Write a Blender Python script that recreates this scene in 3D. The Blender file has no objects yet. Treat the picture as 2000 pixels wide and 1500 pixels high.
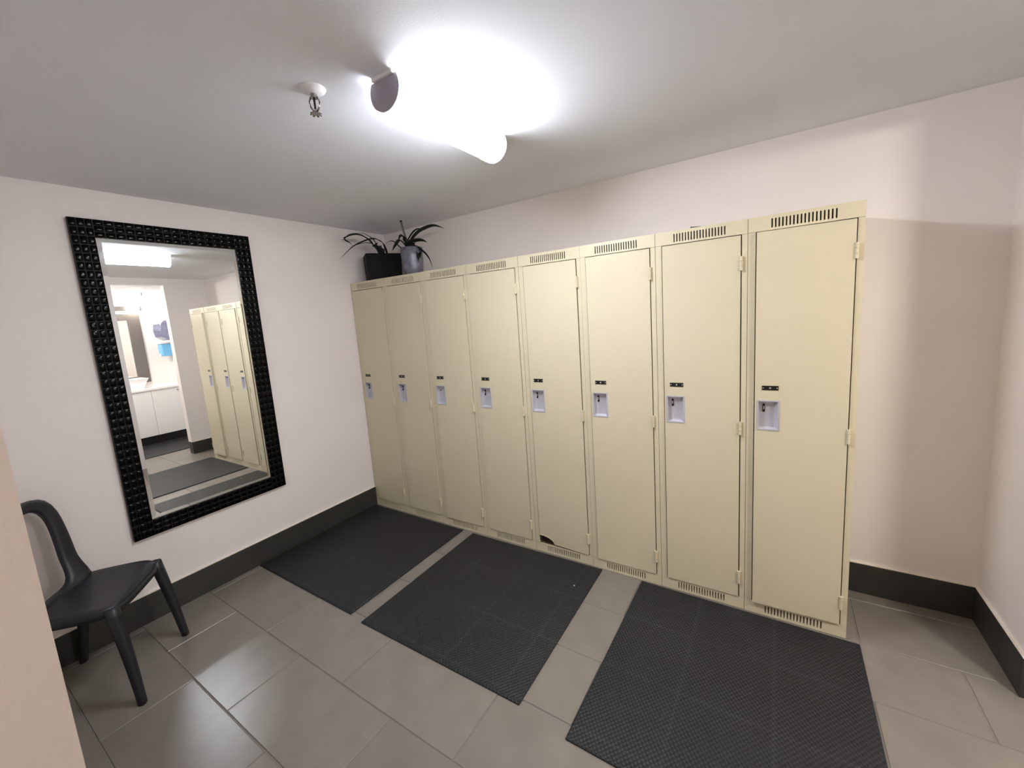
import bpy, bmesh, math, random
from mathutils import Vector, Matrix
random.seed(7)
S = bpy.context.scene
C = S.collection

# ------------------------------------------------------------------ camera
cam = bpy.data.objects.new('camera', bpy.data.cameras.new('camera'))
C.objects.link(cam)
R = Vector((0.83669625, 0.54302065, -0.07118963))
U = Vector((-0.01663898, 0.15513147, 0.9877537))
F = Vector((-0.54741441, 0.82526529, -0.13883323))
M = Matrix((R, U, -F)).transposed().to_4x4()
M.translation = Vector((2.8506, -2.1412, 1.5233))
cam.matrix_world = M
cam.data.sensor_width = 36
cam.data.lens = 803.687 / 2000 * 36
cam.data.shift_x = (1000 - 988.949) / 2000
cam.data.shift_y = -(750 - 728.383) / 2000
cam.data.clip_start = 0.02
S.camera = cam

# ------------------------------------------------------------------ light and exposure
W = bpy.data.worlds.new('world'); S.world = W; W.use_nodes = True
W.node_tree.nodes['Background'].inputs[0].default_value = (0.9, 0.92, 1, 1)
W.node_tree.nodes['Background'].inputs[1].default_value = 0.0
MAIN_LAMP = 125.0
WASH_LAMP = 180.0
HALL_FILL = 30.0
VANITY_LAMP = 60.0
S.view_settings.view_transform = 'Standard'
S.view_settings.look = 'None'
S.view_settings.gamma = 1
S.view_settings.exposure = 0.14
S.view_settings.use_curve_mapping = False
S.cycles.use_denoising = True
S.cycles.max_bounces = 14
S.cycles.diffuse_bounces = 8
S.cycles.sample_clamp_indirect = 0

# ------------------------------------------------------------------ materials
def srgb(r, g, b):
    f = lambda c: (c / 255 / 12.92) if c / 255 <= .04045 else ((c / 255 + .055) / 1.055) ** 2.4
    return (f(r), f(g), f(b), 1)

def mat(name, col, rough=.6, metal=0., spec=.5, bump=0., bscale=200., var=0., vscale=4., coat=0., rvar=0.):
    m = bpy.data.materials.new(name); m.use_nodes = True
    n = m.node_tree.nodes; l = m.node_tree.links
    b = n['Principled BSDF']
    b.inputs['Base Color'].default_value = col
    b.inputs['Roughness'].default_value = rough
    b.inputs['Metallic'].default_value = metal
    b.inputs['Specular IOR Level'].default_value = spec
    b.inputs['Coat Weight'].default_value = coat
    tc = n.new('ShaderNodeTexCoord')
    if var:
        no = n.new('ShaderNodeTexNoise'); no.inputs['Scale'].default_value = vscale
        no.inputs['Detail'].default_value = 6
        l.new(tc.outputs['Object'], no.inputs['Vector'])
        mr = n.new('ShaderNodeMapRange'); mr.inputs['From Min'].default_value = .3; mr.inputs['From Max'].default_value = .7
        mr.inputs['To Min'].default_value = 1 - var; mr.inputs['To Max'].default_value = 1 + var
        l.new(no.outputs['Fac'], mr.inputs['Value'])
        vm = n.new('ShaderNodeVectorMath'); vm.operation = 'SCALE'
        vm.inputs[0].default_value = col[:3]
        l.new(mr.outputs[0], vm.inputs['Scale'])
        l.new(vm.outputs[0], b.inputs['Base Color'])
        if rvar:
            m2 = n.new('ShaderNodeMapRange'); m2.inputs['To Min'].default_value = rough - rvar; m2.inputs['To Max'].default_value = rough + rvar
            l.new(no.outputs['Fac'], m2.inputs['Value']); l.new(m2.outputs[0], b.inputs['Roughness'])
    if bump:
        nb = n.new('ShaderNodeTexNoise'); nb.inputs['Scale'].default_value = bscale; nb.inputs['Detail'].default_value = 3
        l.new(tc.outputs['Object'], nb.inputs['Vector'])
        bp = n.new('ShaderNodeBump'); bp.inputs['Strength'].default_value = bump; bp.inputs['Distance'].default_value = .001
        l.new(nb.outputs['Fac'], bp.inputs['Height']); l.new(bp.outputs[0], b.inputs['Normal'])
    return m

def emit(name, col, s):
    m = bpy.data.materials.new(name); m.use_nodes = True
    b = m.node_tree.nodes['Principled BSDF']
    b.inputs['Base Color'].default_value = (.85, .85, .85, 1)
    b.inputs['Emission Color'].default_value = (*col, 1)
    b.inputs['Emission Strength'].default_value = s
    return m

m_wall = mat('painted_wall', srgb(231, 224, 221), .6, bump=.25, bscale=260, var=.015, vscale=3)
m_jamb = m_wall
m_ceil = mat('painted_ceiling', srgb(228, 230, 236), .8, bump=.3, bscale=180, var=.01)
m_grout = mat('grout', srgb(120, 114, 108), .8, bump=.4, bscale=300)
m_base = mat('slate_baseboard', srgb(51, 50, 47), .45, bump=.3, bscale=60, var=.12, vscale=9)
m_caulk = mat('white_caulk', srgb(232, 222, 210), .4)
m_lock = mat('beige_enamel', srgb(209, 199, 171), .3, spec=.45, bump=.12, bscale=90, var=.015, vscale=2.5)
m_lockin = mat('locker_interior', srgb(110, 90, 62), .6)
m_void = mat('shade_and_tip_brown', srgb(45, 24, 26), .8)  # painted shade behind the broken door corner; also colours the stalk tip
m_plate = mat('black_number_plate', srgb(14, 12, 12), .4)
m_rivet = mat('aluminium_rivet', srgb(205, 203, 200), .35, metal=.7)
m_pull = mat('zinc_recess', srgb(198, 196, 204), .42, metal=.35, var=.05, vscale=30)
m_slot = mat('black_slot', srgb(8, 8, 8), .5)
m_frame = mat('black_lacquer', srgb(2, 2, 2), .15, spec=.12, var=.1, vscale=60)
m_frameside = mat('black_frame_side', srgb(10, 10, 9), .5, spec=.2)
m_mirror = mat('mirror_silver', (.93, .95, .94, 1), 0.0, metal=1.)
m_chair = mat('charcoal_plastic', srgb(33, 33, 39), .42, bump=.15, bscale=300)
m_white = mat('white_plastic', srgb(225, 224, 226), .4)
m_capgrey = mat('lamp_end_plastic', srgb(150, 146, 157), .5)
m_chrome = mat('dull_chrome', srgb(150, 145, 142), .25, metal=.9)
m_leaf = mat('dark_leaf', srgb(20, 27, 19), .45, spec=.25, var=.25, vscale=25)
m_stem = mat('dry_stem', srgb(92, 96, 84), .7)
m_pot = mat('black_pot', srgb(9, 9, 12), .6, spec=.15, var=.1)
m_zinc = mat('mottled_grey_pot', srgb(118, 118, 132), .42, metal=.35, var=.3, vscale=26, rvar=.12)
m_soil = mat('potting_soil', srgb(38, 28, 20), .95, bump=1, bscale=80)
m_cab = mat('white_laminate', srgb(228, 228, 228), .35, var=.01)
m_counter = mat('white_counter', srgb(235, 235, 235), .25)
m_ceramic = mat('white_ceramic', srgb(240, 241, 244), .1, coat=.5)
m_toe = mat('black_toe_kick', srgb(12, 12, 12), .5)
m_gframe = mat('grey_mirror_frame', srgb(104, 98, 94), .35)
m_smoke = mat('smoky_blue_plastic', srgb(126, 129, 160), .15, var=.2, vscale=18, coat=.6)
m_blue = mat('pale_blue_plastic', srgb(110, 180, 225), .3)
m_black = mat('black_rubber', srgb(20, 20, 22), .6)

# tile: per tile colour variation
m_tile = mat('porcelain_tile', srgb(122, 115, 108), .30, spec=.5, bump=.2, bscale=40, var=.09, vscale=7, rvar=.05)
n = m_tile.node_tree.nodes; l = m_tile.node_tree.links
oi = n.new('ShaderNodeObjectInfo'); mr = n.new('ShaderNodeMapRange')
mr.inputs['To Min'].default_value = .93; mr.inputs['To Max'].default_value = 1.07
l.new(oi.outputs['Random'], mr.inputs['Value'])
vm2 = n.new('ShaderNodeVectorMath'); vm2.operation = 'SCALE'
src = n['Principled BSDF'].inputs['Base Color'].links[0].from_socket
l.new(src, vm2.inputs[0]); l.new(mr.outputs[0], vm2.inputs['Scale']); l.new(vm2.outputs[0], n['Principled BSDF'].inputs['Base Color'])

# rubber mat: small pits in a grid, dusty worn bands
def rubber():
    m = mat('ribbed_rubber', srgb(44, 45, 47), .5, spec=.35)
    n = m.node_tree.nodes; l = m.node_tree.links; b = n['Principled BSDF']
    geo = n.new('ShaderNodeTexCoord'); sep = n.new('ShaderNodeSeparateXYZ'); l.new(geo.outputs['Object'], sep.inputs[0])
    wp = n.new('ShaderNodeNewGeometry'); sw = n.new('ShaderNodeSeparateXYZ'); l.new(wp.outputs['Position'], sw.inputs[0])
    def math_(op, a, c=None, d=None):
        k = n.new('ShaderNodeMath'); k.operation = op
        for i, v in enumerate((a, c, d)):
            if v is None: continue
            if isinstance(v, (int, float)): k.inputs[i].default_value = v
            else: l.new(v, k.inputs[i])
        return k.outputs[0]
    per = 2 * math.pi / .017
    sx = math_('SINE', math_('MULTIPLY', sep.outputs[0], per)); sy = math_('SINE', math_('MULTIPLY', sep.outputs[1], per * .8))
    h = math_('MULTIPLY_ADD', math_('MULTIPLY', sx, sy), .5, .5)
    bp = n.new('ShaderNodeBump'); bp.inputs['Strength'].default_value = .6; bp.inputs['Distance'].default_value = .003
    l.new(h, bp.inputs['Height']); l.new(bp.outputs[0], b.inputs['Normal'])
    no = n.new('ShaderNodeTexNoise'); no.inputs['Scale'].default_value = 3.5; no.inputs['Detail'].default_value = 7
    l.new(geo.outputs['Object'], no.inputs['Vector'])
    pit_shade = n.new('ShaderNodeMapRange'); pit_shade.inputs['From Min'].default_value = 0.0; pit_shade.inputs['From Max'].default_value = .55
    pit_shade.inputs['To Min'].default_value = .35; pit_shade.inputs['To Max'].default_value = 1.0  # shade in the pits put into the colour, on top of the bump
    l.new(h, pit_shade.inputs['Value'])
    # worn dusty bands over the tile joints below
    ax = math_('PINGPONG', math_('SUBTRACT', sw.outputs[0], .99), .15625)
    bx = n.new('ShaderNodeMapRange'); bx.inputs['From Min'].default_value = .009; bx.inputs['From Max'].default_value = .0
    l.new(ax, bx.inputs['Value'])
    ay = math_('PINGPONG', sw.outputs[1], .15875)
    by = n.new('ShaderNodeMapRange'); by.inputs['From Min'].default_value = .009; by.inputs['From Max'].default_value = .0
    l.new(ay, by.inputs['Value'])
    band = math_('MULTIPLY', math_('MAXIMUM', bx.outputs[0], by.outputs[0]), math_('SUBTRACT', no.outputs['Fac'], .1))
    tone = math_('MULTIPLY', pit_shade.outputs[0], math_('ADD', math_('MULTIPLY_ADD', no.outputs['Fac'], .7, .62), math_('MULTIPLY', band, 1.3)))
    vm = n.new('ShaderNodeVectorMath'); vm.operation = 'SCALE'; vm.inputs[0].default_value = srgb(36, 37, 39)[:3]
    l.new(tone, vm.inputs['Scale']); l.new(vm.outputs[0], b.inputs['Base Color'])
    return m
m_rubber = rubber()

# ------------------------------------------------------------------ helpers
def mesh_obj(name, verts, faces, m, parent=None, smooth=False, mats=None, fm=None):
    me = bpy.data.meshes.new(name); me.from_pydata([tuple(v) for v in verts], [], faces)
    for x in (mats or [m]): me.materials.append(x)
    if fm: me.polygons.foreach_set('material_index', fm)
    if smooth: me.polygons.foreach_set('use_smooth', [True] * len(me.polygons))
    me.validate(); me.update()
    bm = bmesh.new(); bm.from_mesh(me); bmesh.ops.recalc_face_normals(bm, faces=bm.faces); bm.to_mesh(me); bm.free()
    o = bpy.data.objects.new(name, me); C.objects.link(o)
    if parent: o.parent = parent
    return o

def thing(name, label, cat, loc=(0, 0, 0), rz=0, group=None):
    o = bpy.data.objects.new(name, None); C.objects.link(o)
    o.empty_display_size = .1
    o.location = loc; o.rotation_euler = (0, 0, rz)
    o['label'] = label; o['category'] = cat
    if group: o['group'] = group
    return o

def tag(o, label, cat, group=None):
    o['label'] = label; o['category'] = cat
    if group: o['group'] = group
    return o

class MB:
    def __init__(s): s.v = []; s.f = []
    def add(s, v, f):
        k = len(s.v); s.v += [tuple(x) for x in v]; s.f += [tuple(i + k for i in q) for q in f]; return s
    def box(s, x0, x1, y0, y1, z0, z1):
        v = [(x, y, z) for z in (z0, z1) for y in (y0, y1) for x in (x0, x1)]
        return s.add(v, [(0, 2, 3, 1), (4, 5, 7, 6), (0, 1, 5, 4), (2, 6, 7, 3), (0, 4, 6, 2), (1, 3, 7, 5)])
    def cyl(s, c, r, h, ax=2, n=16, r2=None):
        r2 = r if r2 is None else r2; v = []
        for k, rr in ((0, r), (1, r2)):
            for i in range(n):
                a = 2 * math.pi * i / n; p = [0, 0, 0]
                p[ax] = c[ax] + h * k; p[(ax + 1) % 3] = c[(ax + 1) % 3] + rr * math.cos(a); p[(ax + 2) % 3] = c[(ax + 2) % 3] + rr * math.sin(a)
                v.append(p)
        f = [(i, (i + 1) % n, n + (i + 1) % n, n + i) for i in range(n)] + [tuple(range(n))[::-1], tuple(range(n, 2 * n))]
        return s.add(v, f)
    def tube(s, pts, rad, n=8):
        pts = [Vector(p) for p in pts]; rings = []
        for i, p in enumerate(pts):
            t = (pts[min(i + 1, len(pts) - 1)] - pts[max(i - 1, 0)]).normalized()
            a = t.cross(Vector((0, 0, 1))); a = a.normalized() if a.length > .01 else Vector((1, 0, 0))
            b = t.cross(a).normalized(); r = rad[i] if isinstance(rad, (list, tuple)) else rad
            rings.append([p + a * r * math.cos(2 * math.pi * k / n) + b * r * math.sin(2 * math.pi * k / n) for k in range(n)])
        v = [q for g in rings for q in g]
        f = [(i * n + k, i * n + (k + 1) % n, (i + 1) * n + (k + 1) % n, (i + 1) * n + k) for i in range(len(pts) - 1) for k in range(n)]
        f += [tuple(range(n)), tuple(range((len(pts) - 1) * n, len(pts) * n))]
        return s.add(v, f)
    def build(s, name, m, parent=None, smooth=False, bevel=0, seg=2):
        o = mesh_obj(name, s.v, s.f, m, parent, smooth)
        if bevel:
            b = o.modifiers.new('bevel', 'BEVEL'); b.width = bevel; b.segments = seg; b.limit_method = 'ANGLE'; b.angle_limit = .6
        return o

def box(name, m, x0, x1, y0, y1, z0, z1, parent=None, bevel=0):
    return MB().box(x0, x1, y0, y1, z0, z1).build(name, m, parent, bevel=bevel)

def struct(o):
    o['kind'] = 'structure'; return o

def cells(xs, zs, solid, y0, y1, tweak=None):
    """sheet in the x-z plane from y0 (front) to y1 (back) made of grid cells; solid(i,j) tells which cells exist"""
    nx, nz = len(xs), len(zs); v = []; f = []
    for y in (y0, y1):
        for z in zs:
            for x in xs:
                p = (x, y, z)
                v.append(tweak(*p) if tweak else p)
    I = lambda i, j, k: k * nx * nz + j * nx + i
    ok = lambda i, j: 0 <= i < nx - 1 and 0 <= j < nz - 1 and solid(i, j)
    for i in range(nx - 1):
        for j in range(nz - 1):
            if not ok(i, j): continue
            f.append((I(i, j, 0), I(i + 1, j, 0), I(i + 1, j + 1, 0), I(i, j + 1, 0)))
            f.append((I(i, j, 1), I(i, j + 1, 1), I(i + 1, j + 1, 1), I(i + 1, j, 1)))
            if not ok(i - 1, j): f.append((I(i, j, 0), I(i, j + 1, 0), I(i, j + 1, 1), I(i, j, 1)))
            if not ok(i + 1, j): f.append((I(i + 1, j, 0), I(i + 1, j, 1), I(i + 1, j + 1, 1), I(i + 1, j + 1, 0)))
            if not ok(i, j - 1): f.append((I(i, j, 0), I(i, j, 1), I(i + 1, j, 1), I(i + 1, j, 0)))
            if not ok(i, j + 1): f.append((I(i, j + 1, 0), I(i + 1, j + 1, 0), I(i + 1, j + 1, 1), I(i, j + 1, 1)))
    return v, f

# ------------------------------------------------------------------ room shell
XR, D, ZC, YF = 3.632, .402, 2.282, -2.106     # right wall, wall behind lockers, ceiling, front wall
XW, YH, T = 5.43, -3.4, .12                     # washroom far wall, hall end, wall thickness
ZH, ZW = 2.20, 2.235                            # header underside, washroom ceiling
XE = 2.45                                       # end of the front wall
struct(box('wall_left', m_wall, -T, 0, YH - T, D + T, -.05, ZC + .1))
struct(box('wall_back', m_wall, 0, XW + T, D, D + T, -.05, ZC + .1))
struct(box('wall_front', m_jamb, 0, XE, YF - .16, YF, -.0, ZC))
struct(box('wall_hall', m_wall, 0, XW + T, YH - T, YH, -.05, ZC + .1))
struct(box('wall_washroom', m_wall, XW, XW + T, YH, D, -.05, ZC + .1))
wr = MB().box(XR, XR + .1, -.04, D, 0, ZH).box(XR, XR + .1, YH, D, ZH, ZC).box(XR, XR + .1, YH, -1.08, 0, ZH)  # last box: unseen stretch, sized to keep washroom light off the chair corner
struct(wr.build('wall_right', m_wall))
ceil = MB().box(0, XR, YH, D, ZC, ZC + .1).build('ceiling', m_ceil); struct(ceil)
struct(box('ceiling_washroom', m_ceil, XR + .1, XW, YH, D, ZW, ZC + .1))
fl = struct(box('floor', m_grout, 0, XW, YH, D, -.05, -.003))
# tiles: 0.625 x 0.3175 running bond, each a piece of its own
TX, TY, G = .625, .3175, .0028
protos = {}
def tile_mesh(w, h):
    k = (round(w, 3), round(h, 3))
    if k not in protos:
        b = .0018; z = 0.0
        v = [(0, 0, -.008), (w, 0, -.008), (w, h, -.008), (0, h, -.008), (0, 0, z - b), (w, 0, z - b), (w, h, z - b), (0, h, z - b), (b, b, z), (w - b, b, z), (w - b, h - b, z), (b, h - b, z)]
        f = [(3, 2, 1, 0)] + [(i, (i + 1) % 4, 4 + (i + 1) % 4, 4 + i) for i in range(4)] + [(4 + i, 4 + (i + 1) % 4, 8 + (i + 1) % 4, 8 + i) for i in range(4)] + [(8, 9, 10, 11)]
        me = bpy.data.meshes.new('tile'); me.from_pydata(v, [], f); me.materials.append(m_tile); protos[k] = me
    return protos[k]
for ya in [TY] + [0 - TY * k for k in range(0, 12)]:
    yb = ya + TY
    a0, b0 = max(ya, YH), min(yb, D)
    if b0 - a0 < .01: continue
    k = round(ya / TY)
    off = (.99 - TX * 2) if k % 2 == 1 or k % 2 == -1 else (.99 - TX * 2.5)
    x = off
    while x < XW:
        xa, xb = max(x, 0), min(x + TX, XW)
        if xb - xa > .02:
            o = bpy.data.objects.new('tile', tile_mesh(xb - xa - 2 * G, b0 - a0 - 2 * G)); C.objects.link(o)
            o.parent = fl; o.location = (xa + G, a0 + G, random.uniform(-.0004, .0004))
        x += TX
# baseboards, dark tile with a pale caulk bead on top
HB, TB = .158, .012
def baseboard(name, x0, x1, y0, y1):
    b = struct(box(name, m_base, x0, x1, y0, y1, 0.0005, HB, bevel=.001))
    box('caulk_bead', m_caulk, x0, x1, y0, y1, HB, HB + .004, b)
    return b
baseboard('baseboard_left', .0, TB, YF, -.001)
baseboard('baseboard_back', 3.16, XR - TB, D - TB, D)
baseboard('baseboard_right', XR - TB, XR, -.04, D)
baseboard('baseboard_jamb', XR - TB, XR + .1, -.04 - TB, -.0401)
baseboard('baseboard_front', TB, XE, YF, YF + TB)
# corner beads of the opening, slightly proud
struct(box('trim_1', m_wall, XR - .002, XR + .102, -.052, -.04, HB + .004, ZH, bevel=.001))

# ------------------------------------------------------------------ ceiling lights
def light_fixture(name, label, loc, L, power, col, rz=0):
    t = thing(name, label, 'ceiling light', loc, rz)
    r, zc = .062, -.044
    def arc(rr, z_top, n=40):
        a0 = math.acos(min(1, (z_top - zc) / rr)) if abs(z_top - zc) < rr else 0
        return [(rr * math.sin(a), zc + rr * math.cos(a)) for a in [a0 + (2 * math.pi - 2 * a0) * i / n for i in range(n + 1)]]
    def shell(nm, m, rr, y0, y1, parent, cap=False, pw=0):
        p = arc(rr, -.012); n_ = len(p)
        if pw:      # facet glow shaped by hand to dim the ceiling, stronger on the east flank
            ms = [emit(nm + str(q), col, pw * q) for q in (1, .6, .16, .03, .01, .9, .55, .28, .12)]; fm = []
            for i in range(n_ - 1):
                nz_ = ((p[i][1] + p[i + 1][1]) / 2 - zc) / rr
                east = p[i][0] + p[i + 1][0] > 0
                fm.append(0 if nz_ < -.85 else (5 if east else 1) if nz_ < -.6 else (6 if east else 2) if nz_ < -.3 else (7 if east else 3) if nz_ < 0 else (8 if east else 4))
            v = [(x, y0, z) for x, z in p] + [(x, y1, z) for x, z in p]
            return mesh_obj(nm, v, [(i, i + 1, n_ + i + 1, n_ + i) for i in range(n_ - 1)], None, parent, mats=ms, fm=fm)
        v = [(x, y0, z) for x, z in p] + [(x, y1, z) for x, z in p]
        f = [(i, i + 1, n_ + i + 1, n_ + i) for i in range(n_ - 1)]
        if cap: f += [tuple(range(n_)), tuple(range(n_, 2 * n_))]
        return mesh_obj(nm, v, f, m, parent, smooth=False)
    box('base_plate', m_white, -.046, .046, -.008, L + .008, -.012, 0, t, .002)
    shell('diffuser', None, r, .05, L - .05, t, pw=power)
    for a, b in ((.004, .052), (L - .052, L - .004)):
        shell('end_band', None, r + .0025, a, b, t, pw=power * .6)
    for y in (0, L - .004):
        shell('end_cap', m_capgrey, r + .0015, y, y + .004, t, True)
    return t
light_fixture('ceiling_light', 'glowing white tubular ceiling light with grey end cap above the lockers', (1.825, -1.162, ZC), .6, MAIN_LAMP, (.90, .945, 1.02))
dl = thing('dome_light', 'round flush ceiling light in the washroom beyond the opening', 'ceiling light', (4.25, -.92, ZW))
MB().cyl((0, 0, -.02), .14, .0195, n=32).build('base_ring', m_white, dl)
v = []; n_ = 28; prof = [(.125, -.020), (.118, -.045), (.095, -.068), (.05, -.082)]
for r_, z_ in prof: v += [(r_ * math.cos(2 * math.pi * i / n_), r_ * math.sin(2 * math.pi * i / n_), z_) for i in range(n_)]
f = [(k * n_ + i, k * n_ + (i + 1) % n_, (k + 1) * n_ + (i + 1) % n_, (k + 1) * n_ + i) for k in range(3) for i in range(n_)] + [tuple(range(3 * n_, 4 * n_))]
mesh_obj('dome', v, f, emit('dome_glass', (1, .94, .84), WASH_LAMP), dl)

hl = thing('dome_light', 'added warm ceiling light in the unseen hall, brightening the front wall end', 'ceiling light', (3.25, -2.95, ZC))  # added fill lamp, out of view, warms the end of the front wall
MB().cyl((0, 0, -.02), .14, .0195, n=32).build('base_ring', m_white, hl)
mesh_obj('dome', v, f, emit('hall_fill_glow', (1, .80, .56), HALL_FILL), hl)

def sprinkler(label, x, y, z, s=1):
    t = thing('fire_sprinkler', label, 'sprinkler', (x, y, z)); t.scale = (s, s, s)
    e = MB()
    n = 28; v = []; f = []
    prof = [(.0, -.012), (.012, -.012), (.022, -.010), (.034, -.004), (.036, 0)]
    for r, zz in prof[1:]:
        v += [(r * math.cos(2 * math.pi * i / n), r * math.sin(2 * math.pi * i / n), zz) for i in range(n)]
    for k in range(3): f += [(k * n + i, k * n + (i + 1) % n, (k + 1) * n + (i + 1) % n, (k + 1) * n + i) for i in range(n)]
    f.append(tuple(range(n)))
    e.add(v, f).build('escutcheon', m_white, t, smooth=True)
    MB().cyl((0, 0, -.022), .010, .012, n=6).build('body', m_chrome, t)
    a = MB(); 
    for sgn in (-1, 1):
        a.tube([(sgn * .009, 0, -.018), (sgn * .0145, 0, -.030), (sgn * .012, 0, -.042), (sgn * .004, 0, -.052)], .0025, 6)
    a.build('frame_arms', m_chrome, t, smooth=True)
    MB().cyl((0, 0, -.046), .0032, .026, n=8).build('bulb', m_slot, t)
    MB().cyl((0, 0, -.056), .005, .006, n=10).build('boss', m_chrome, t)
    d = MB().cyl((0, 0, -.0575), .0125, .0015, n=16)
    for k in range(8):
        q = 2 * math.pi * k / 8; c, s_ = math.cos(q), math.sin(q)
        d.add([(.012 * c - .003 * s_, .012 * s_ + .003 * c, -.0575), (.012 * c + .003 * s_, .012 * s_ - .003 * c, -.0575), (.0165 * c + .003 * s_, .0165 * s_ - .003 * c, -.059), (.0165 * c - .003 * s_, .0165 * s_ + .003 * c, -.059),
               (.012 * c - .003 * s_, .012 * s_ + .003 * c, -.056), (.012 * c + .003 * s_, .012 * s_ - .003 * c, -.056), (.0165 * c + .003 * s_, .0165 * s_ - .003 * c, -.0575), (.0165 * c - .003 * s_, .0165 * s_ + .003 * c, -.0575)],
              [(0, 1, 2, 3), (7, 6, 5, 4), (0, 4, 5, 1), (1, 5, 6, 2), (2, 6, 7, 3), (3, 7, 4, 0)])
    d.build('deflector', m_chrome, t)
    return t
sp = sprinkler('chrome fire sprinkler with white ring on the ceiling beside the tube light', 1.597, -1.25, ZC)
sp.rotation_euler = (0, 0, math.radians(35)); sp.scale = (1.1, 1.1, 1.3)
sprinkler('small fire sprinkler on the washroom ceiling, seen in the wall mirror', 4.95, .10, ZW)

# ------------------------------------------------------------------ wall mirror with black pillowed frame
MY0, MY1, MZ0, MZ1 = -1.549, -.736, .472, 2.135
FW = .087
wm = thing('wall_mirror', 'tall mirror in a glossy black pillowed frame on the left wall', 'mirror', (0, (MY0 + MY1) / 2, MZ0))
def P(x, y, z): return (x, y - (MY0 + MY1) / 2, z - MZ0)
# backing frame body
fb = MB()
def ring(x0, x1, a, b):
    y0, y1, z0, z1 = MY0 + a, MY1 - a, MZ0 + a, MZ1 - a; Y0, Y1, Z0, Z1 = MY0 + b, MY1 - b, MZ0 + b, MZ1 - b
    o = [(y0, z0), (y1, z0), (y1, z1), (y0, z1)]; i = [(Y0, Z0), (Y1, Z0), (Y1, Z1), (Y0, Z1)]
    v = [P(x, *q) for x in (x0, x1) for q in o + i]
    f = []
    for k in range(4):
        n_ = (k + 1) % 4
        f += [(k, n_, 4 + n_, 4 + k), (8 + k, 12 + k, 12 + n_, 8 + n_), (k, 8 + k, 8 + n_, n_), (4 + k, 4 + n_, 12 + n_, 12 + k)]
    fb.add(v, f)
ring(.0005, .024, 0, FW)
fb.build('frame', m_frameside, wm)
# pillows laid in three rows, mitred corners by square blocks
pil = MB()
def pillow(yc, zc, hy, hz):
    h = .0034 + random.uniform(-.0004, .0005); n_ = 7; v = []; f = []
    ty, tz = random.uniform(-.04, .04), random.uniform(-.04, .04)
    for i in range(n_):
        for j_ in range(n_):
            u, w = -1 + 2 * i / (n_ - 1), -1 + 2 * j_ / (n_ - 1)
            e = (1 - abs(u) ** 2.6) * (1 - abs(w) ** 2.6)
            v.append(P(.0235 + h * max(0, e) ** .6 + (ty * u * hy + tz * w * hz) * e, yc + u * hy, zc + w * hz))
    for i in range(n_ - 1):
        for j_ in range(n_ - 1):
            f.append((i * n_ + j_, (i + 1) * n_ + j_, (i + 1) * n_ + j_ + 1, i * n_ + j_ + 1))
    pil.add(v, f)
c = FW / 3
H_, L_ = MZ1 - MZ0, MY1 - MY0
nz = round(H_ / .042); dz = H_ / nz
for side in (0, 1):
    for k in range(nz):
        for r_ in range(3):
            y = (MY0 + (r_ + .5) * c) if side == 0 else (MY1 - (r_ + .5) * c)
            pillow(y, MZ0 + (k + .5) * dz, c / 2 * .97, dz / 2 * .97)
ny = round((L_ - 2 * FW) / .040); dy = (L_ - 2 * FW) / ny
for side in (0, 1):
    for k in range(ny):
        for r_ in range(3):
            z = (MZ0 + (r_ + .5) * c) if side == 0 else (MZ1 - (r_ + .5) * c)
            pillow(MY0 + FW + (k + .5) * dy, z, dy / 2 * .97, c / 2 * .97)
po = pil.build('embossed_face', m_frame, wm, smooth=True)
# bevelled glass
g0, bev = FW - .002, .022
o_ = [(MY0 + g0, MZ0 + g0), (MY1 - g0, MZ0 + g0), (MY1 - g0, MZ1 - g0), (MY0 + g0, MZ1 - g0)]
i_ = [(MY0 + g0 + bev, MZ0 + g0 + bev), (MY1 - g0 - bev, MZ0 + g0 + bev), (MY1 - g0 - bev, MZ1 - g0 - bev), (MY0 + g0 + bev, MZ1 - g0 - bev)]
v = [P(.0185, *q) for q in o_] + [P(.0205, *q) for q in i_] + [P(.006, *q) for q in o_]
f = [(k, (k + 1) % 4, 4 + (k + 1) % 4, 4 + k) for k in range(4)] + [(4, 5, 6, 7)] + [(8 + k, 8 + (k + 1) % 4, (k + 1) % 4, k) for k in range(4)] + [(11, 10, 9, 8)]
mesh_obj('glass', v, f, m_mirror, wm)

# ------------------------------------------------------------------ lockers
LW, LH, LD = .391, 1.861, .398
DX0, DX1, DZ0, DZ1 = .033, .364, .0645, 1.7955
YFACE = 0.0
def rnd(a, b): return random.uniform(a, b)
vx0, vx1, nv = .085, .311, 18
def panel(z0, z1, vz0, vz1):
    xs = [.0008]; solid_slot = set()
    p_ = (vx1 - vx0) / nv
    for k in range(nv):
        xs += [vx0 + k * p_, vx0 + k * p_ + p_ * .42]
    xs.append(LW - .0008)
    zs = [z0, vz0, vz1, z1]
    return cells(xs, zs, lambda i, j: not (j == 1 and i % 2 == 1), -.0012, .0012)
LABELS = [
    'beige metal locker at the mirror-wall end of the row, beneath the black plant pot',
    'beige metal locker second from the mirror wall, beneath the grey plant pot',
    'beige metal locker third from the mirror wall, its recess showing only a dark dot',
    'beige metal locker between the third locker and the one with the broken corner',
    'beige metal locker with its lower left door corner bent and broken',
    'beige metal locker immediately right of the one with the broken door corner',
    'beige metal locker second from the free end, with the little peg on top',
    'beige metal locker at the free end of the row, door standing slightly ajar']
locker_meshes = {}
def M_(key, fn):
    if key not in locker_meshes: locker_meshes[key] = fn()
    return locker_meshes[key]
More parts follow.
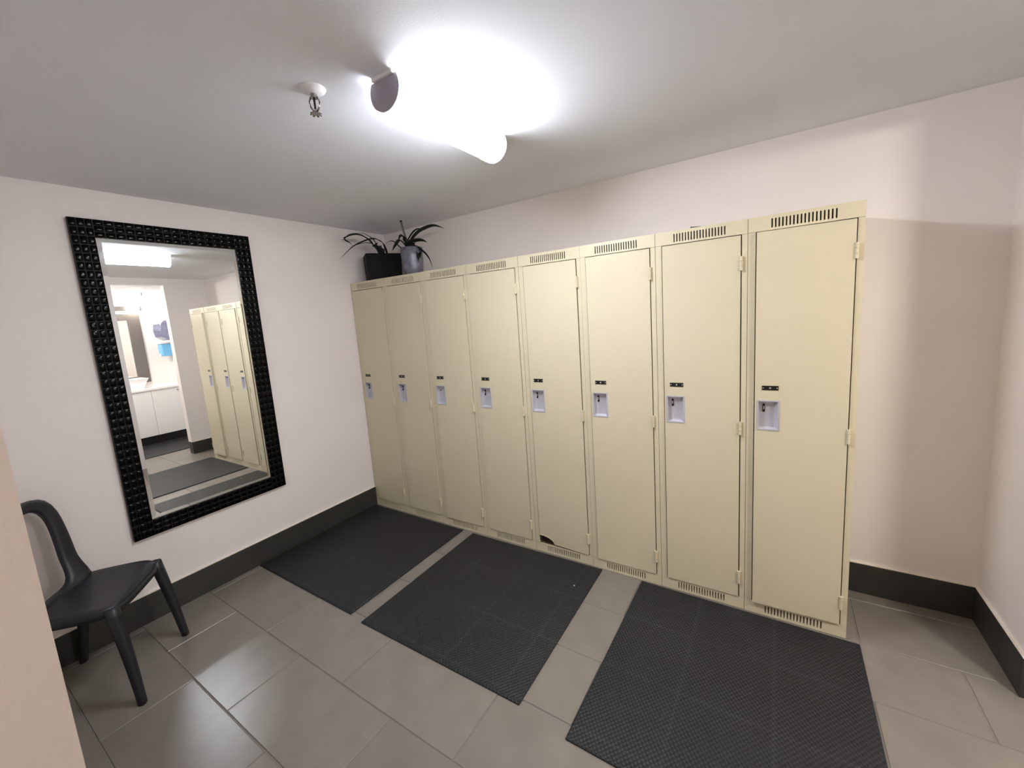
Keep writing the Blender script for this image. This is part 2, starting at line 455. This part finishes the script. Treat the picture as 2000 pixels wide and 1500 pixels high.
def inst(name, key, make, parent, loc=(0, 0, 0), rz=0):
    """first use makes the mesh, later ones share it"""
    if key in locker_meshes:
        o = bpy.data.objects.new(name, locker_meshes[key]); C.objects.link(o); o.parent = parent
    else:
        o = make(); o.name = name; o.parent = parent; locker_meshes[key] = o.data
    o.location = loc; o.rotation_euler = (0, 0, rz)
    return o
def body():
    b = MB(); s = .0015
    b.box(.0008, .0008 + s, .0012, LD, 0, LH - .001).box(LW - .0008 - s, LW - .0008, .0012, LD, 0, LH - .001)
    b.box(.0023, LW - .0023, LD - s, LD, 0, LH - .001).box(.0023, LW - .0023, .0012, LD - s, LH - .0025, LH - .001)
    b.box(.0023, LW - .0023, .0012, LD - s, .012, .0135)
    # front uprights with a return flange
    b.box(.0008, DX0 - .0040, -.0006, .0010, .0625, 1.7985).box(DX1 + .0042, LW - .0008, -.0006, .0010, .0625, 1.7985)
    # shelf
    b.box(.0023, LW - .0023, .03, LD - s, 1.50, 1.502)
    return b.build('body', m_lock)
PX0, PX1, PZ0, PZ1 = .044, .126, .929, 1.064       # pull recess
def door(broken=False):
    if broken:
        ext = [DX0 + .015 * k for k in range(1, 8) if abs(DX0 + .015 * k - PX0) > .004]
        xs = sorted([DX0, PX0, PX1, DX1] + [e for e in ext])
        zs = [DZ0, DZ0 + .05, PZ0, PZ1, DZ1]
        ix0, ix1 = xs.index(PX0), xs.index(PX1)
        def tw(x, y, z):
            if z == DZ0 and x < DX0 + .11:
                t_ = (x - DX0) / .106
                return (x, y - .004 * (1 - t_), z + .054 * math.sqrt(max(0, 1 - t_ ** 2)))
            return (x, y, z)
        v, f = cells(xs, zs, lambda i, j: not (j == 2 and ix0 <= i < ix1), -.0045, .014, tw)
    else:
        xs = [DX0, PX0, PX1, DX1]; zs = [DZ0, PZ0, PZ1, DZ1]
        v, f = cells(xs, zs, lambda i, j: not (i == 1 and j == 1), -.0045, .014)
    v = [(x - DX1, y, z) for x, y, z in v]
    return mesh_obj('door', v, f, m_lock)
def pull():
    b = MB(); d = .016; e = .0045; y0 = -.0062
    # raised lip
    v, f = cells([PX0 - .002, PX0 + e, PX1 - e, PX1 + .002], [PZ0 - .002, PZ0 + e, PZ1 - e, PZ1 + .002], lambda i, j: not (i == 1 and j == 1), y0, -.0040)
    b.add([(x - DX1, y, z) for x, y, z in v], f)
    # tray, right side sloping back out
    xa, xb, za, zb = PX0 + e - DX1, PX1 - e - DX1, PZ0 + e, PZ1 - e
    o = [(xa, za), (xb, za), (xb, zb), (xa, zb)]; i = [(xa + .002, za + .006), (xb - .014, za + .006), (xb - .014, zb - .004), (xa + .002, zb - .004)]
    v = [(x, y0, z) for x, z in o] + [(x, d, z) for x, z in i]
    b.add(v, [(k, (k + 1) % 4, 4 + (k + 1) % 4, 4 + k) for k in range(4)] + [(4, 5, 6, 7)])
    return b.build('handle_recess', m_pull)
def latch(dot=False):
    b = MB(); cx, cz = .068 - DX1, 1.027; y0 = .0125
    hw, hh = (.004, .004) if dot else (.005, .019)
    n_ = 16; v = []
    for y in (y0, y0 + .003):
        for k in range(n_):
            a = 2 * math.pi * k / n_
            v.append((cx + hw * math.cos(a), y, cz + (hh - hw) * (1 if math.sin(a) > 0 else -1) + hw * math.sin(a)))
    b.add(v, [tuple(range(n_)), tuple(range(n_, 2 * n_))] + [(k, (k + 1) % n_, n_ + (k + 1) % n_, n_ + k) for k in range(n_)])
    return b.build('latch_slot', m_slot)
def latch_tongue():
    return MB().box(.0665 - DX1, .0705 - DX1, .006, .0124, 1.022, 1.036).build('latch_tongue', m_rivet, bevel=.001)
def plate():
    b = MB(); v, f = [], []
    x0, x1, z0, z1 = .060 - DX1, .122 - DX1, 1.1115, 1.1315
    b.box(x0, x1, -.0058, -.0044, z0, z1)
    return b.build('number_plate', m_plate, bevel=.0015)
def rivets():
    return MB().cyl((.065 - DX1, -.0068, 1.1215), .0028, .0012, ax=1, n=10).build('rivet', m_rivet)
def disc():
    return MB().cyl((.091 - DX1, -.0064, 1.1215), .0042, .0008, ax=1, n=12).build('number_disc', m_rivet)
def hinge():
    b = MB()
    for k in range(3):
        b.cyl((DX1 + .0025, -.0075, -.031 + k * .0208), .0062, .0198, ax=2, n=12)
    b.box(DX1 + .0025, DX1 + .012, -.0045, -.0008, -.0285, .0285).box(DX1 - .010, DX1 + .002, -.0062, -.0046, -.0285, .0285)
    return b.build('hinge', m_lock)
def toppanel():
    v, f = panel(1.7995, LH, 1.809, 1.846); return mesh_obj('vented_top_panel', v, f, m_lock)
def botpanel():
    v, f = panel(0, .0615, .014, .050); return mesh_obj('vented_base_panel', v, f, m_lock)
for k in range(8):
    t = thing('locker', LABELS[k], 'locker', (.0035 + k * LW, 0, 0.0), 0, 'beige metal lockers in a row')
    dyk = (0, .001, -.001, 0, .0015, -.001, .001, -.001)[k]
    t.location.y = dyk
    inst('body', 'body', body, t)
    inst('vented_top_panel', 'top', toppanel, t)
    inst('vented_base_panel', 'bot', botpanel, t)
    op = (0.1, 0.1, .6, .2, -.1, .3, .2, 1.5)[k]
    key = 'door5' if k == 4 else 'door'
    dpos = (DX1, -.001 if k < 7 else -.003, 0); rz = math.radians(op)
    d = inst('door', key, lambda: door(k == 4), t, dpos, rz)
    def sub(nm, ky, fn):
        if ky in locker_meshes:
            o = bpy.data.objects.new(nm, locker_meshes[ky]); C.objects.link(o)
        else:
            o = fn(); locker_meshes[ky] = o.data
        o.name = nm; o.parent = d; return o
    sub('handle_recess', 'pull', pull)
    if k == 2: sub('latch_slot', 'latchdot', lambda: latch(True))
    else:
        sub('latch_slot', 'latch', latch)
        sub('latch_tongue', 'tongue', latch_tongue)
    sub('number_plate', 'plate', plate); sub('rivet', 'rivet', rivets); sub('rivet', 'rivet', rivets).location.x = .052; sub('number_disc', 'disc', disc)
    if k == 4:
        fl_ = MB(); v = []
        for i in range(7):
            a = i / 6
            for w in (0, 1): v.append((DX0 - DX1 - .005 + .014 * a, -.005 - .008 * math.sin(a * 2.6), DZ0 + .008 + .013 * w * (1 - .7 * a) + .004 * a))
        o = mesh_obj('bent_flap', v, [(2 * i, 2 * i + 1, 2 * i + 3, 2 * i + 2) for i in range(6)], m_lock, d)
        so = o.modifiers.new('s', 'SOLIDIFY'); so.thickness = .001
        o['label'] = 'torn metal corner curled outward'
        vv = MB().box(.034, .14, .020, .021, .062, .11).build('interior_shade_sheet', m_void, t)  # added dark sheet, its colour stands in for shade inside the locker
    for hz in (1.675, .925, .170):
        inst('hinge', 'hinge', hinge, t, (0, -.001, hz))
pegb = thing('peg', 'tiny dark peg with a white tip lying on top of a locker', 'peg', (2.53, .025, LH + .004), math.radians(20))
MB().cyl((-.028, 0, 0), .004, .05, ax=0, n=10, r2=.002).build('shaft', m_black, pegb)
MB().cyl((-.036, 0, 0), .0055, .010, ax=0, n=10).build('tip', m_white, pegb)

# ------------------------------------------------------------------ rubber mats
def floor_mat(label, x0, x1, y0, y1, rz=0, group='black rubber floor mats'):
    w, h = x1 - x0, y1 - y0
    xs = [0, .006, w - .006, w]; ys = [0, .006, h - .006, h]
    z = lambda i, j: .0095 if (0 < i < 3 and 0 < j < 3) else .006
    v = [(x - w / 2, y - h / 2, z(i, j)) for j, y in enumerate(ys) for i, x in enumerate(xs)]
    f = [(j * 4 + i, j * 4 + i + 1, j * 4 + i + 5, j * 4 + i + 4) for i in range(3) for j in range(3)]
    k = len(v); ring_ = [0, 1, 2, 3, 7, 11, 15, 14, 13, 12, 8, 4]
    v += [(v[i][0], v[i][1], 0.0008) for i in ring_]
    m_ = len(ring_)
    f += [(ring_[i], k + i, k + (i + 1) % m_, ring_[(i + 1) % m_]) for i in range(m_)] + [tuple(range(k, k + m_))]
    o = mesh_obj('floor_mat', v, f, m_rubber)
    o.location = ((x0 + x1) / 2, (y0 + y1) / 2, 0); o.rotation_euler = (0, 0, rz)
    return tag(o, label, 'mat', group)
floor_mat('black rubber mat between the left wall baseboard and the first floor gap', .018, .972, -.978, -.022)
floor_mat('black rubber mat in the middle of the row, under the locker with the broken corner', 1.070, 2.022, -.985, -.022, math.radians(.6))
floor_mat('large black rubber mat below the free-end locker, nearest the viewer', 2.243, 3.173, -1.012, -.020, math.radians(-.3))
floor_mat('black mat in front of the white vanity, seen in the mirror', 4.04, 4.86, -.75, .30)
# specks on the mats
for nm, x, y in (('lint_speck', 1.93, -.235),):
    tag(MB().box(x, x + .006, y, y + .010, .0098, .0115).build(nm, m_white, bevel=.001), 'small white speck of lint on the middle rubber mat', 'speck')

# ------------------------------------------------------------------ chair
ch = thing('plastic_chair', 'charcoal plastic chair with open hoop back in the corner by the mirror', 'chair', (.325, -1.785, 0), math.radians(-39.8))
def chair():
    hw, yf, yr, zs = .20, .185, -.145, .452
    # seat: dished shell with down-turned edge
    N, K = 17, 15; top = []
    def seat_pt(u, w):         # u lateral -1..1, w front(1)..rear(-1)
        hwid = hw * (1 - .08 * (1 - w) / 2) * (1 - .05 * max(0, w) ** 4)
        # superellipse rounding
        k = 5.0
        m_ = max(abs(u), abs(w)); 
        if m_ > 0:
            r_ = (abs(u) ** k + abs(w) ** k) ** (1 / k); s_ = m_ / r_
        else: s_ = 1
        x = u * s_ * hwid; y = (yf + yr) / 2 + w * s_ * (yf - yr) / 2
        e = max(abs(u), abs(w))
        z = zs - .016 * (1 - (u * u)) * (1 - (w * .8) ** 2) - (.012 * max(0, w) ** 3)
        return Vector((x, y, z)), e
    v = []; f = []
    for i in range(N):
        for j in range(K):
            u, w = -1 + 2 * i / (N - 1), -1 + 2 * j / (K - 1)
            p, e = seat_pt(u, w); v.append(p)
    for i in range(N - 1):
        for j in range(K - 1): f.append((i * K + j, (i + 1) * K + j, (i + 1) * K + j + 1, i * K + j + 1))
    ring_ = [(i, 0) for i in range(N)] + [(N - 1, j) for j in range(1, K)] + [(i, K - 1) for i in range(N - 2, -1, -1)] + [(0, j) for j in range(K - 2, 0, -1)]
    base = len(v); n_ = len(ring_); cx = Vector((0, (yf + yr) / 2, 0))
    for t_, (dz, out) in enumerate(((-.010, .006), (-.045, .004), (-.047, -.004), (-.012, -.006))):
        for (i, j) in ring_:
            p = v[i * K + j]; d = Vector((p.x, p.y - cx.y, 0)).normalized()
            v.append(Vector((p.x, p.y, zs)) + d * out + Vector((0, 0, dz)))
    prev = [i * K + j for i, j in ring_]
    for t_ in range(4):
        cur = [base + t_ * n_ + k for k in range(n_)]
        f += [(prev[k], prev[(k + 1) % n_], cur[(k + 1) % n_], cur[k]) for k in range(n_)]
        prev = cur
    # underside
    under = len(v); v.append(Vector((0, cx.y, zs - .03)))
    f += [(prev[k], prev[(k + 1) % n_], under) for k in range(n_)]
    mesh_obj('seat', v, f, m_chair, ch, smooth=True)
    # back: shell ring around a tall opening
    n_ = 56
    z0, z1 = .43, .868
    def outer(t):      # t 0..1 around; superellipse box, narrower at top
        a = 2 * math.pi * t; c_, s_ = math.cos(a), math.sin(a)
        k = 5.
        r_ = (abs(c_) ** k + abs(s_) ** k) ** (-1 / k)
        x = c_ * r_; z = s_ * r_
        return x * (.194 - .008 * (z + 1) / 2), (z0 + z1) / 2 + z * (z1 - z0) / 2
    def inner(t):
        a = 2 * math.pi * t; c_, s_ = math.cos(a), math.sin(a)
        k = 4.0
        r_ = (abs(c_) ** k + abs(s_) ** k) ** (-1 / k)
        x = c_ * r_; z = s_ * r_
        return x * (.110 + .026 * (z + 1) / 2), .455 + (.826 - .455) * (z + 1) / 2
    def depth(x, z):
        q = (z - .44) / .43
        return -.125 + .065 * max(0, 1 - q / .3) ** 2 * min(1, abs(x) / .17) ** 2 - .012 * q - .045 * q * q + .05 * (1 - min(1, abs(x) / .2) ** 2) * -.5 * min(1, q * 3 + .0)
    v = []; f = []
    cols = 6
    for lay in (0, 1):
        for k in range(n_):
            xo, zo = outer(k / n_); xi, zi = inner(k / n_)
            for c_ in range(cols):
                w = c_ / (cols - 1); x = xo * (1 - w) + xi * w; z = zo * (1 - w) + zi * w
                bulge = .006 * math.sin(math.pi * w) + .004
                y = depth(x, z) + (bulge if lay == 0 else -.014 + .004 * math.sin(math.pi * w))
                if w == 0: y += -.010 if lay == 0 else 0
                v.append((x, y, z))
    I = lambda l_, k, c_: l_ * n_ * cols + (k % n_) * cols + c_
    for k in range(n_):
        for c_ in range(cols - 1):
            f.append((I(0, k, c_), I(0, k + 1, c_), I(0, k + 1, c_ + 1), I(0, k, c_ + 1)))
            f.append((I(1, k, c_), I(1, k, c_ + 1), I(1, k + 1, c_ + 1), I(1, k + 1, c_)))
        f.append((I(0, k, 0), I(1, k, 0), I(1, k + 1, 0), I(0, k + 1, 0)))
        f.append((I(0, k, cols - 1), I(0, k + 1, cols - 1), I(1, k + 1, cols - 1), I(1, k, cols - 1)))
    mesh_obj('backrest', v, f, m_chair, ch, smooth=True)
    # legs: tapering channel section, splayed
    def leg(sx, fr):
        topc = Vector((sx * (.176 if fr else .165), (.160 if fr else -.115), zs - .012)); 
        foot = Vector((sx * (.205 if fr else .190), (.212 if fr else -.205), 0))
        v = []; f = []; n2 = 12; R_ = 12
        for i in range(R_ + 1):
            q = i / R_; c_ = topc.lerp(foot, q)
            c_.y += (.004 if fr else -.004) * math.sin(math.pi * q)
            w = .025 * (1 - q) + .0160 * q; d = .022 * (1 - q) + .014 * q
            for k in range(n2):
                a = 2 * math.pi * k / n2; cc, ss = math.cos(a), math.sin(a)
                r_ = (abs(cc) ** 4 + abs(ss) ** 4) ** -.25
                v.append((c_.x + w * cc * r_, c_.y + d * ss * r_, c_.z))
        for i in range(R_):
            for k in range(n2): f.append((i * n2 + k, i * n2 + (k + 1) % n2, (i + 1) * n2 + (k + 1) % n2, (i + 1) * n2 + k))
        f += [tuple(range(n2)), tuple(range(R_ * n2, (R_ + 1) * n2))]
        mesh_obj('leg', v, f, m_chair, ch, smooth=True)
    for sx in (-1, 1):
        for fr in (True, False): leg(sx, fr)
chair()

# ------------------------------------------------------------------ potted plants on the lockers
def catmull(pts, n=5):
    P_ = [Vector(p) for p in pts]; P_ = [P_[0] * 2 - P_[1]] + P_ + [P_[-1] * 2 - P_[-2]]; out = []
    for i in range(1, len(P_) - 2):
        for k in range(n):
            t_ = k / n; a, b, c_, d = P_[i - 1:i + 3]
            out.append(.5 * ((2 * b) + (c_ - a) * t_ + (2 * a - 5 * b + 4 * c_ - d) * t_ ** 2 + (3 * b - a - 3 * c_ + d) * t_ ** 3))
    out.append(P_[-2]); return out
def leaf(parent, origin, pts, w):
    c_ = catmull(pts); v = []; f = []; N = len(c_)
    for i, p in enumerate(c_):
        t_ = (c_[min(i + 1, N - 1)] - c_[max(i - 1, 0)]).normalized()
        side = t_.cross(Vector((0, 0, 1))); side = side.normalized() if side.length > .05 else Vector((.7, .7, 0))
        side = (side + Vector((.25, .25, .35))).normalized()
        side = (side - t_ * side.dot(t_)).normalized(); nrm = side.cross(t_).normalized()
        q = i / (N - 1); ww = w * .95 * (.55 + .6 * math.sin(math.pi * min(1, q * .9 + .12))) * (1 - q ** 6)
        p = p - Vector(origin)
        v += [p - side * ww + nrm * ww * .35, p, p + side * ww + nrm * ww * .35]
    for i in range(N - 1):
        for k in (0, 1): f.append((i * 3 + k, i * 3 + k + 1, i * 3 + k + 4, i * 3 + k + 3))
    o = mesh_obj('leaf', v, f, m_leaf, parent, smooth=True)
    s_ = o.modifiers.new('s', 'SOLIDIFY'); s_.thickness = .0012
    return o
OA = (.176, .202, LH)
pa = thing('potted_plant', 'small spindly plant in a square black pot on top of the lockers', 'plant', OA, 0, 'potted plants on the lockers')
b = MB(); ang = math.radians(57.2)
def sq(h, z): return [(1.4 * h * a * math.cos(ang) - h * b_ * math.sin(ang), 1.4 * h * a * math.sin(ang) + h * b_ * math.cos(ang), z) for a, b_ in ((-1, -1), (1, -1), (1, 1), (-1, 1))]
hs, ht = .092, .098; ztop = .212
v = sq(hs, 0) + sq(ht, ztop) + sq(ht - .008, ztop) + sq(ht - .012, ztop - .03)
f = [(3, 2, 1, 0)] + [(r_ * 4 + k, r_ * 4 + (k + 1) % 4, r_ * 4 + 4 + (k + 1) % 4, r_ * 4 + 4 + k) for r_ in range(3) for k in range(4)]
b.add(v, f).build('pot', m_pot, pa, bevel=.003)
mesh_obj('soil', sq(ht - .013, ztop - .025), [(0, 1, 2, 3)], m_soil, pa)
OB = (.598, .115, LH)
pb = thing('potted_plant', 'dark strap-leaved plant with a tall dry stalk in a mottled grey round pot', 'plant', OB, 0, 'potted plants on the lockers')
b = MB(); n_ = 32; v = []; prof = [(.066, 0), (.074, .06), (.079, .13), (.081, .198), (.075, .200), (.073, .175)]
for r_, z in prof: v += [(r_ * math.cos(2 * math.pi * i / n_), r_ * math.sin(2 * math.pi * i / n_), z) for i in range(n_)]
f = [(k * n_ + i, k * n_ + (i + 1) % n_, (k + 1) * n_ + (i + 1) % n_, (k + 1) * n_ + i) for k in range(len(prof) - 1) for i in range(n_)] + [tuple(range(n_))]
b.add(v, f).build('pot', m_zinc, pb, smooth=True)
mesh_obj('soil', [(.0735 * math.cos(2 * math.pi * i / n_), .0735 * math.sin(2 * math.pi * i / n_), .18) for i in range(n_)], [tuple(range(n_))], m_soil, pb)
LA = [
    (.020, [(.232, .172, 2.04), (.206, .096, 2.139), (.218, .034, 2.177), (.219, -.039, 2.195), (.214, -.118, 2.179), (.189, -.147, 2.154), (.219, -.129, 2.13), (.244, -.116, 2.105)]),
    (.014, [(.25, .20, 2.04), (.275, .142, 2.134), (.269, .106, 2.162), (.285, .035, 2.163), (.278, -.048, 2.136), (.267, -.135, 2.093), (.247, -.187, 2.048), (.232, -.233, 2.004)]),
    (.008, [(.24, .185, 2.04), (.213, .104, 2.131), (.215, .061, 2.146), (.203, .003, 2.142), (.199, -.062, 2.121)]),
    (.010, [(.235, .175, 2.04), (.22, .111, 2.154), (.23, .063, 2.186), (.233, .007, 2.205), (.22, -.037, 2.213)]),
    (.036, [(.225, .15, 2.04), (.24, .104, 2.116), (.246, .112, 2.155)]),
    (.030, [(.23, .16, 2.04), (.25, .125, 2.10), (.270, .130, 2.13)])]
for w, pts in LA: leaf(pa, OA, pts, w)
LB = [
    (.024, [(.595, .11, 2.03), (.584, .102, 2.098), (.602, .122, 2.148), (.627, .149, 2.184), (.652, .178, 2.198)]),
    (.024, [(.60, .115, 2.03), (.598, .118, 2.098), (.646, .141, 2.154), (.699, .17, 2.185), (.765, .199, 2.199), (.833, .229, 2.174)]),
    (.024, [(.60, .11, 2.03), (.605, .095, 2.087), (.649, .115, 2.1), (.686, .141, 2.101), (.719, .162, 2.087)]),
    (.026, [(.60, .12, 2.03), (.613, .104, 2.058), (.674, .113, 2.039), (.729, .114, 1.999), (.762, .12, 1.952), (.779, .125, 1.893)]),
    (.020, [(.60, .12, 2.03), (.624, .117, 2.079), (.66, .111, 2.037), (.685, .095, 1.989), (.687, .082, 1.945)]),
    (.016, [(.59, .11, 2.03), (.555, .07, 2.103), (.555, .04, 2.107), (.562, -.011, 2.061), (.563, -.04, 2.03)]),
    (.026, [(.59, .11, 2.03), (.583, .072, 2.091), (.584, .057, 2.133), (.579, .037, 2.131), (.574, .016, 2.091)]),
    (.010, [(.59, .10, 2.03), (.542, .056, 2.067), (.523, .035, 2.1), (.5, .009, 2.112), (.469, -.025, 2.088)]),
    (.034, [(.60, .11, 2.03), (.597, .10, 2.07), (.61, .12, 2.12)]),
    (.030, [(.61, .12, 2.03), (.615, .118, 2.07), (.632, .13, 2.095)])]
for w, pts in LB: leaf(pb, OB, pts, w)
s_ = MB(); pts = catmull([(.59, .105, 2.03), (.575, .092, 2.128), (.567, .083, 2.189), (.56, .076, 2.245)])
s_.tube([p - Vector(OB) for p in pts], .0075, 8)
so = s_.build('stalk', m_stem, pb, smooth=True)
MB().cyl((.56 - OB[0], .076 - OB[1], 2.243 - OB[2]), .0085, .012, n=10).build('stalk_tip', m_void, pb)

# ------------------------------------------------------------------ washroom (seen in the mirror)
VX = 4.87; VY0, VY1 = -1.05, .343
vc = thing('vanity_cabinet', 'white two-door vanity cabinet in the washroom, seen in the wall mirror', 'cabinet', (VX, 0, 0))
box('body', m_cab, .012, .50, VY0, VY1, .125, .80, vc, .001)
box('toe_kick', m_toe, .05, .46, VY0 + .02, VY1 + .055, .0008, .125, vc)
splits = [VY1, -.03, -.53, VY0]
for a, b_ in zip(splits[:-1], splits[1:]):
    d = box('door', m_cab, -.006, .011, b_ + .0015, a - .0015, .13, .795, vc, .001)
    MB().cyl((-.022, a - .055 if a > 0 else b_ + .05, .755), .009, .017, ax=0, n=12).build('knob', m_chrome, d)
ct = MB().box(VX - .02, XW, VY0 - .01, D - .001, .8005, .832).build('countertop', m_counter, bevel=.003)
tag(ct, 'white countertop over the vanity cabinet, seen in the wall mirror', 'countertop')
sk = thing('vessel_sink', 'white flared square vessel sink on the vanity countertop', 'sink', (5.11, -.20, .832))
hb, ht = .135, .20
v = []
for h_, z in ((hb, 0), (ht - .03, .095), (ht, .150), (ht - .012, .152), (ht - .045, .10), (hb - .03, .02)):
    v += [(-h_ * .85, -h_, z), (h_ * .85, -h_, z), (h_ * .85, h_, z), (-h_ * .85, h_, z)]
f = [(3, 2, 1, 0), (20, 21, 22, 23)] + [(r_ * 4 + k, r_ * 4 + (k + 1) % 4, r_ * 4 + 4 + (k + 1) % 4, r_ * 4 + 4 + k) for r_ in range(5) for k in range(4)]
MB().add(v, f).build('basin', m_ceramic, sk, bevel=.0015)
MB().cyl((0, 0, .0205), .02, .004, n=16).build('drain', m_chrome, sk)
fc = thing('faucet', 'chrome faucet behind the vessel sink on the countertop', 'faucet', (5.35, -.17, .832))
MB().cyl((0, 0, 0), .024, .02, n=16).build('base', m_chrome, fc)
MB().tube(catmull([(0, 0, .01), (0, 0, .2), (-.03, 0, .26), (-.10, 0, .27), (-.14, 0, .23)]), .012, 10).build('spout', m_chrome, fc, smooth=True)
# framed mirror above
vm_ = thing('vanity_mirror', 'washroom mirror in a wide flat grey frame above the countertop', 'mirror', (XW, -.42, .95))
v, f = cells([-.58, -.42, .42, .57], [-.06, .04, .90, 1.00], lambda i, j: not (i == 1 and j == 1), 0, .03)
v = [(y - .03, x, z) for x, y, z in v]
mesh_obj('frame', v, f, m_gframe, vm_)
box('glass', m_mirror, -.016, -.004, -.43, .43, .03, .91, vm_)
# vanity light bar above the mirror
vl = thing('vanity_light', 'bright globe light bar above the washroom mirror', 'wall light', (XW, .0, 2.03))
box('back_plate', m_chrome, -.02, -.0005, -.72, .20, -.035, .035, vl, .004)
m_globe = emit('vanity_globe', (1, .94, .86), VANITY_LAMP)
for y in (.10, -.26, -.62):
    MB().cyl((-.05, y, 0), .02, .03, ax=0, n=12).build('lamp_holder', m_chrome, vl)
    bm = bmesh.new(); bmesh.ops.create_uvsphere(bm, u_segments=20, v_segments=12, radius=.052)
    me = bpy.data.meshes.new('globe'); bm.to_mesh(me); bm.free(); me.materials.append(m_globe)
    for p in me.polygons: p.use_smooth = True
    o = bpy.data.objects.new('globe', me); C.objects.link(o); o.parent = vl; o.location = (-.095, y, 0)
# paper towel dispenser on the side wall
pd = thing('towel_dispenser', 'smoky blue-grey paper towel dispenser on the washroom side wall', 'dispenser', (4.93, D, 1.52))
prof = [(0, 0), (-.14, -.0), (-.20, .05), (-.215, .14), (-.20, .24), (-.15, .29), (0, .30)]
v = [(x, y, z) for x in (-.15, .15) for y, z in prof]; k_ = len(prof)
f = [tuple(range(k_)), tuple(range(k_, 2 * k_))[::-1]] + [(i, (i + 1) % k_, k_ + (i + 1) % k_, k_ + i) for i in range(k_)]
MB().add(v, f).build('cover', m_smoke, pd, bevel=.012)
box('back_plate', m_white, -.155, .155, -.012, -.0005, -.01, .31, pd)
box('paper_slot', m_toe, -.11, .11, -.13, -.06, -.006, -.0005, pd)
bd = thing('soap_dispenser', 'pale blue box dispenser with white lid beside the towel dispenser', 'dispenser', (5.20, D, 1.27))
box('tank', m_blue, -.09, .09, -.13, -.001, .0, .19, bd, .012)
box('lid', m_white, -.095, .095, -.138, -.001, .1905, .215, bd, .006)
box('push_bar', m_white, -.03, .03, -.15, -.1305, .005, .04, bd, .004)
